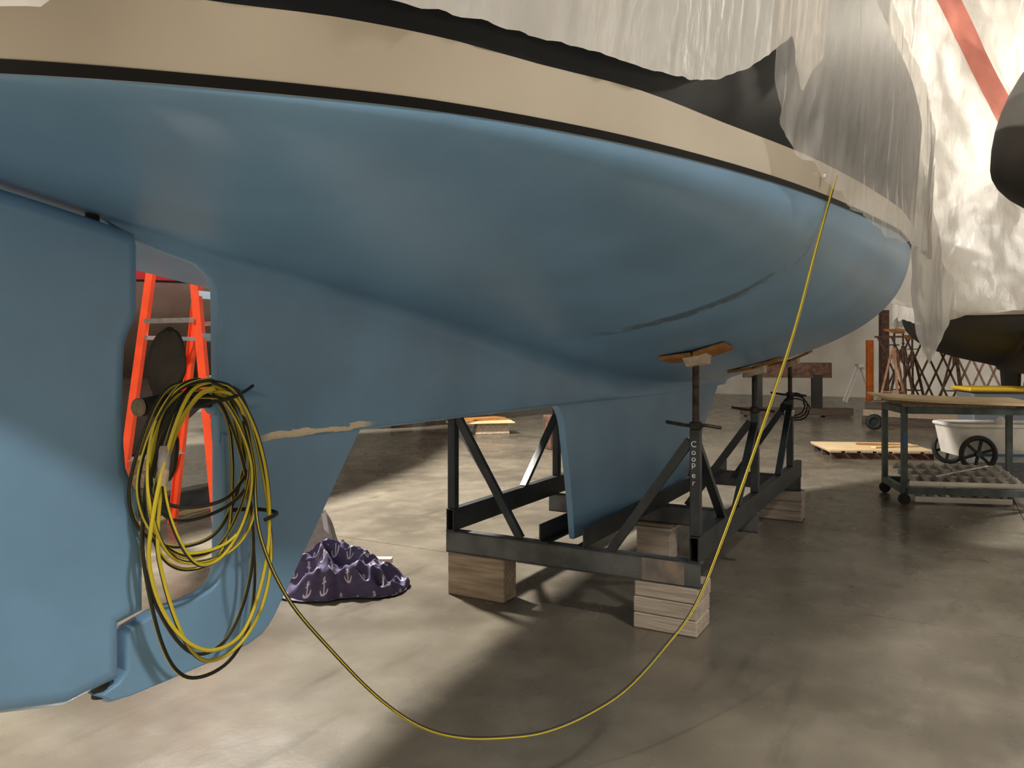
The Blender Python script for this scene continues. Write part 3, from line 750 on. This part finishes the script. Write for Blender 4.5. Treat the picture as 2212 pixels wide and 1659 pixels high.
t = thing('plywood_stack', 'plywood offcuts stacked on a tapered timber block on the lit floor', 'plywood', (-.47, 13.7, 0), .25)
MB().box((.1, 0, .1), (.62, .3, .2), None, .85).build('timber', M['timber'], t, bevel=.01)
for k in range(4): MB().box((-.1+.03*k, 0, .21+.022*k), (1.15-.16*k, .5-.06*k, .02), Matrix.Rotation(.12*k, 3, 'Z')).build('sheet', M['pad'] if k > 1 else M['ply'], t)

# dark rounded overhanging end of a neighbour to starboard
dh = thing('dark_boat', 'dark grey boat with a rounded overhanging end beside the plastic-wrapped boat', 'boat', (4.74, 4.42, 0), math.radians(18))
def dloft(u, v):
    q = u**2; x = -2.2+5.2*q; k = (1-(1-min(1, (x+2.2)/1.5))**2.6)**.5; a = 2*PI*v
    up = 1.0*k; dn = .40*k; sn = math.sin(a)
    return Vector((x, .95*k*math.cos(a), 2.46+(up if sn > 0 else dn)*sn))
MB().grid(dloft, 60, 40).build('hull', M['grey_hull'], dh, 60)
MB().plate([(-.3, 2.2), (1.6, 2.2), (1.5, .0), (.3, .0)], .12, .1, lambda x, z, sd: Vector((x, sd, z))).build('keel', M['grey_hull'], dh, 40)

# plastic wrap over the boat C
cp = thing('plastic_wrap', 'milky plastic wrap hanging over the ivory sides of the wrapped boat', 'plastic sheet', bw(*C_), YAW)
PLC = [(-5.2, 2.0), (-4.0, 1.9), (-3.0, 1.86), (-2.0, 1.80), (-1.0, 1.92), (0, 1.95), (2, 1.9), (6.4, 2.1)]
def sheetC(u, v, sd=-1):
    s = -5.2+11.2*u; lo = lin(PLC, s)+.06*fold(s*3, 0, 31); h = lo+(6.0-lo)*v
    bb = top_b(min(max(s, -4.9), 5.9), min(max(h, h2(s)), 2.84))
    b = bb+.06+.06*fold(s*1.6, h*1.8, 33)+.05*(1-2*abs(fold(s*2.2-h*1.5, h*1.1, 37)))+.015*fold(s*9, h*7, 39)
    if h > 2.9: b -= (h-2.9)*.05
    return P(s, sd*b, h)
MB().grid(lambda u, v: sheetC(u, v, -1), 260, 60).build('port_sheet', M['sheet_warm'], cp, 80)
MB().grid(lambda u, v: sheetC(u, v, 1), 60, 20).build('starboard_sheet', M['sheet_warm'], cp, 80)
MB().beam(P(-5.2, 0, 6.0), P(6.0, 0, 6.0), .9, .06).build('ridge_board', M['timber'], cp)
def sheetS(u, v):          # end curtain across the stern
    b = -1.55+2.9*u; lo = 1.80+.05*fold(b*3, 0, 41)+.10*max(0, -b-.6); h = lo+(6.0-lo)*v
    if h > 2.9: b *= 1-(h-2.9)*.03
    s = -5.25+.10*fold(b*1.7-h*.6, h*.9, 43)+.10*(1-2*abs(fold(b*2.3+h*.8, h*.8, 45)))+.02*fold(b*11, h*6, 47)
    return P(s, b, h)
MB().grid(sheetS, 130, 160).build('stern_curtain', M['sheet_warm'], cp, 80)
st_ = thing('red_strap', 'broad faded red strap slanting down the milky plastic curtain', 'strap', bw(*C_), YAW)
def strap(u, v):
    h = 5.6-2.15*u; b = -1.28+.86*u+.18*(v-.5); vv = (h-1.8)/4.2; bb = b/(1-(h-2.9)*.03)
    q = sheetS((bb+1.55)/2.9, vv); return q+Vector((-.035, 0, .03*(v-.5)))
MB().grid(strap, 40, 8).build('band', M['pink'], st_, 60)

# ------------------------------------------------------------------ ladder
ld = thing('step_ladder', 'tall orange fibreglass step ladder with aluminium steps beyond the propeller', 'ladder', (0, 0, 0))
f0 = Vector((-2.045, 5.4, 0)); wdv = Vector((.24, .5, 0)); rear = Vector((-.98, .47, 0)); H_ = 3.05
apex = f0+rear*.42+Vector((0, 0, H_))
def chan(name, a, b, side):
    d = (b-a).normalized(); x = wdv.normalized(); n = d.cross(x).normalized()
    mb = MB(); mb.beam(a, b, .006, .075, n)
    for k in (-1, 1): mb.beam(a+x*side*.015+n*k*.035, b+x*side*.015+n*k*.035, .03, .006, n)
    return mb.build(name, M['orange'], ld)
for off, sd in ((Vector((0, 0, 0)), 1), (wdv, -1)):
    sh = .22
    chan('front_rail', f0+off, apex+off*(1-sh)+wdv*sh*.5, sd); chan('rear_rail', f0+rear+off, apex+off*(1-sh)+wdv*sh*.5-Vector((.1, -.05, 0)), sd)
for k in range(1, 10):
    f = k*.305/H_; a = f0.lerp(apex+wdv*.11, f); b = (f0+wdv).lerp(apex+wdv*.89, f)
    MB().beam(a, b, .08, .055, (0, 0, 1)).build('step', M['alu'], ld)
    if k in (2, 5, 8):
        MB().beam((f0+rear).lerp(apex+wdv*.11, f), (f0+rear+wdv).lerp(apex+wdv*.89, f), .03, .03).build('rear_bar', M['alu'], ld)
for off in (Vector((0, 0, 0)), wdv): MB().beam((f0+off).lerp(apex+off, .54), (f0+rear+off).lerp(apex+off, .54), .006, .035).build('spreader', M['galv'], ld)
MB().box(apex+wdv*.5+Vector((0, 0, .03)), (.2, .5, .06), Matrix.Rotation(-.57, 3, 'Z')).build('top_cap', M['orange'], ld)

# ------------------------------------------------------------------ rolling cart with roller conveyors
ct = thing('rolling_cart', 'green-grey steel rolling cart with a warped plywood top', 'cart', (3.66, 7.22, 0), -.20)
W_, D_ = 1.14, .66
for x in (0, W_):
    for y in (0, D_):
        MB().box((x, y, .51), (.05, .05, .80)).build('upright', M['cart'], ct)
        wl = MB().tube([(x, y-.016, .052), (x, y+.016, .052)], .052, 16).build('caster_wheel', M['rubber'], ct, 40)
        MB().box((x, y, .105), (.05, .05, .02)).build('caster_fork', M['steel'], wl)
for z in (.135, .88):
    for a, b in (((0, 0), (W_, 0)), ((0, D_), (W_, D_)), ((0, 0), (0, D_)), ((W_, 0), (W_, D_))):
        MB().beam((*a, z), (*b, z), .05, .06).build('frame_rail', M['cart'], ct)
def plytop(th):
    return lambda u, v: Vector((-.14+(W_+.2)*u, -.12+(D_+.26)*v, .935+th+.045*(1-u)**2+.025*(v-.3)**2+.0*u))
mb = MB(); mb.grid(plytop(.022), 16, 10); mb.grid(plytop(0), 16, 10)
n = 10
for f_ in (lambda u: (u, 0), lambda u: (u, 1), lambda u: (0, u), lambda u: (1, u)):
    mb.rows([[plytop(0)(*f_(i/16)), plytop(.022)(*f_(i/16))] for i in range(17)])
mb.build('plywood_top', M['ply'], ct, 40)
for y in (.05, .6): MB().box((W_/2-.1, y, .92), (W_-.2, .09, .035)).build('batten', M['timber'], ct)
MB().box((-.0, -.027, .60), (.03, .004, .14)).build('paint_patch', M['bluepaint'], ct)
def conveyor(z, y0, y1, x0, x1, nx, rows, lab):
    t = thing('roller_conveyor', lab, 'conveyor', (3.66, 7.22, 0), -.20)
    for r in range(rows+1):
        y = y0+(y1-y0)*r/rows; MB().box(((x0+x1)/2, y, z+.03*r), (x1-x0, .016, .05)).build('rail', M['alu'], t)
    for r in range(rows):
        for k in range(nx):
            x = x0+.05+(x1-x0-.1)*k/(nx-1); y = y0+(y1-y0)*(r+.5)/rows
            MB().tube([(x, y-.42*(y1-y0)/rows, z+.02+.03*r), (x, y+.42*(y1-y0)/rows, z+.02+.03*(r+1))], .024, 10).build('roller', M['roller'], t, 40)
    return t
conveyor(.19, .06, .6, .06, 1.05, 9, 3, 'roller conveyor section lying on the lower shelf of the cart')
MB().beam((.3, .1, .26), (.85, .4, .33), .02, .012).build('loose_bar', M['galv'], ct)
conveyor(.04, .1, .45, .12, .95, 8, 1, 'short roller conveyor lying on the floor beneath the cart')

# ------------------------------------------------------------------ wheeled white box, pallet, bin
wb = thing('dock_box_cart', 'white two-wheeled plastic hand cart behind the rolling cart', 'hand cart', (5.55, 9.55, 0), -.1)
mb = MB()
def wbx(u, v):
    a = 2*PI*u; k = .9+.1*v; e = .22
    c, s_ = math.cos(a), math.sin(a); rx = .68*k*abs(c)**e*(1 if c > 0 else -1); ry = .33*k*abs(s_)**e*(1 if s_ > 0 else -1)
    return Vector((rx+.46, ry, .18+.36*v))
mb.grid(wbx, 48, 6); mb.add([wbx(i/48, 0) for i in range(48)], [tuple(range(48))]); mb.build('tub', M['white'], wb, 40)
MB().tube([wbx(i/48, 1)+Vector((0, 0, .005)) for i in range(48)], .025, 8, closed=True).build('rim', M['white'], wb, 60)
MB().box((.5, -.3, .2), (1.0, .02, .03)).build('stripe', M['bluepaint'], wb)
MB().lathe([(.07, 0), (.06, .08), (.02, .12)], (.45, 0, .52), (0, 0, 1), 12).build('cleat', M['white'], wb, 40)
for y in (-.37, .37):
    whl = MB().tube([Vector((.02+.19*math.cos(a), y, .22+.19*math.sin(a))) for a in [2*PI*i/32 for i in range(32)]], .03, 8, closed=True).build('wheel_tyre', M['rubber'], wb, 60)
    MB().tube([(.02, y-.03, .22), (.02, y+.03, .22)], .035, 12).build('wheel_hub', M['steel'], whl, 40)
    for k in range(6):
        a = PI*k/3+.3; MB().beam((.02, y, .22), (.02+.18*math.cos(a), y, .22+.18*math.sin(a)), .03, .02, (0, 1, 0)).build('spoke', M['rubber'], whl)
MB().box((.95, 0, .09), (.06, .3, .18)).build('leg', M['steel'], wb)
pt = thing('pallet', 'low wooden pallet covered with a plywood sheet beside the cart', 'pallet', (4.98, 10.75, 0), -.12)
for k in range(3): MB().box((0, -.42+.42*k, .045), (1.3, .09, .09)).build('stringer', M['rust'] if k == 0 else M['timber_dark'], pt)
for k in range(7): MB().box((-.6+.2*k, 0, .10), (.14, 1.0, .018)).build('deck_board', M['timber'], pt)
MB().box((0, .02, .119), (1.34, .98, .018)).build('plywood_sheet', M['ply'], pt)
tag(MB().box((0, 0, .012), (.7, .09, .024)).build('loose_batten', M['ply'], bevel=.003), 'pale batten lying across the plywood pallet', 'wood')
bpy.data.objects['loose_batten'].location = (5.25, 10.6, .129); bpy.data.objects['loose_batten'].rotation_euler = (0, 0, .25)
tag(MB().box((0, 0, .012), (.6, .07, .024)).build('pale_batten', M['pad'], bevel=.003), 'orange-brown batten lying beside the pale batten on the pallet', 'wood')
bpy.data.objects['pale_batten'].location = (5.15, 10.85, .129); bpy.data.objects['pale_batten'].rotation_euler = (0, 0, -.3)
bn = thing('storage_bin', 'slate blue bin with a yellow lid behind the rolling cart', 'bin', (7.0, 11.1, 0), -.2)
MB().box((0, 0, .44), (.9, .6, .88), None, 1.06).build('body', M['bin'], bn, bevel=.03)
MB().box((0, 0, .91), (1.05, .72, .06)).build('lid', M['yellow'], bn, bevel=.02)

# ------------------------------------------------------------------ far clutter
def jack_stand(x, y, rz, hgt, lab, m, z0=0.0):
    t = thing('jack_stand', lab, 'boat stand', (x, y, z0), rz, 'boat stands by the far wall')
    for k in range(3):
        a = 2*PI*k/3; MB().beam((.05*math.cos(a), .05*math.sin(a), hgt*.78), (.38*math.cos(a), .38*math.sin(a), .015), .045, .045).build('leg', m, t)
        MB().beam((.25*math.cos(a), .25*math.sin(a), hgt*.3), (.25*math.cos(a+2*PI/3), .25*math.sin(a+2*PI/3), hgt*.3), .025, .025).build('tie_bar', m, t)
    MB().tube([(0, 0, hgt*.62), (0, 0, hgt*.82)], .045, 10).build('collar', m, t, 40)
    MB().tube([(0, 0, hgt*.75), (0, 0, hgt)], .022, 10).build('screw', M['screw'], t, 40)
    MB().tube([(-.14, 0, hgt*.85), (.14, 0, hgt*.85)], .012, 6).build('nut_handle', M['screw'], t)
    MB().box((0, 0, hgt+.02), (.3, .3, .04), Matrix.Rotation(.25, 3, 'X')).build('pad', M['pad'], t)
    return t
M['rust_pale'] = mat('pale_rusty_iron', (.42, .24, .15), rough=.8, var=.3, scale=9)
jack_stand(8.5, 17.2, .3, 1.9, 'pale rusty boat stand standing foremost in the row by the wall', M['rust_pale'])
jack_stand(9.1, 18.0, .9, 1.95, 'brown boat stand nested against the pale rusty one', M['rust'])
jack_stand(9.65, 18.65, .1, 1.8, 'brown boat stand beside the steel lattice', M['rust'])
jack_stand(10.3, 18.0, .6, 1.85, 'dark boat stand in front of the steel lattice', M['rust'])
jack_stand(11.9, 17.6, .2, 1.75, 'rusty boat stand above the yellow-lidded bin', M['rust'])
lt = thing('steel_lattice', 'dark crossed steel lattice frames leaning behind the boat stands', 'lattice', (10.9, 19.2, 0), -.25)
for k in range(9):
    for d in (-1, 1): MB().beam((-1.3+.32*k-d*.38, 0, .05), (-1.3+.32*k+d*.38, 0, 1.85), .045, .03, (0, 1, 0)).build('bar', M['rust'], lt)
for z in (.05, 1.85): MB().beam((-1.75, 0, z), (1.7, 0, z), .05, .05).build('rail', M['rust'], lt)
lb = thing('lumber_stack', 'low stack of timber beams under the rusty boat stands', 'lumber', (8.5, 15.4, 0), -.75)
for i in range(3):
    for j in range(4): MB().box((random.uniform(-.1, .1), -.45+.3*j, .07+.145*i), (2.6, .26, .14)).build('beam', M['timber'] if (i+j) % 2 else M['timber_dark'], lb, bevel=.006)
ws = thing('far_cradle', 'brown steel cradle frame with a broad top beam near the far wall', 'cradle', (6.75, 17.4, 0), -.12)
MB().box((-.55, 0, 1.05), (1.9, .2, .34)).build('top_beam', M['rust'], ws)
for x in (-1.2, .1): MB().box((x, 0, .55), (.2, .2, .8)).build('post', M['black_hull'], ws)
MB().box((-.35, 0, .12), (2.4, .3, .16)).build('base_beam', M['timber_dark'], ws)
for x in (-1.2, .5): MB().box((x, 0, .02), (.5, .5, .04)).build('foot', M['timber_dark'], ws)
sh_ = thing('sawhorse', 'white folding sawhorse in front of the far wall', 'sawhorse', (10.15, 22.6, 0), -.3)
for y in (-.25, .25):
    for sg in (-1, 1): MB().beam((sg*.05, y, 1.05), (sg*.4, y*1.3, .02), .07, .05).build('leg', M['white'], sh_)
MB().box((0, 0, 1.08), (.14, .8, .1)).build('top_bar', M['white'], sh_)
tag(MB().box((0, 0, .9), (.16, .16, 1.8)).build('orange_post', M['orange_post'], bevel=.01), 'orange painted steel post near the far wall', 'post').location = (9.85, 21.3, 0)
tag(MB().box((0, 0, 1.3), (.2, .2, 2.6)).build('dark_column', M['rust'], bevel=.01), 'dark brown steel column beside the orange post', 'column').location = (10.05, 20.9, 0)
tw = thing('spare_wheel', 'small dark trailer wheel lying by the timber stack', 'wheel', (6.72, 14.35, 0), -.3)
MB().tube([Vector((.1*math.cos(a), 0, .15+.1*math.sin(a))) for a in [2*PI*i/24 for i in range(24)]], .05, 8, closed=True).build('tyre', M['rubber'], tw, 60)
MB().tube([(0, -.03, .15), (0, .03, .15)], .06, 16).build('hub', M['steel'], tw, 40)
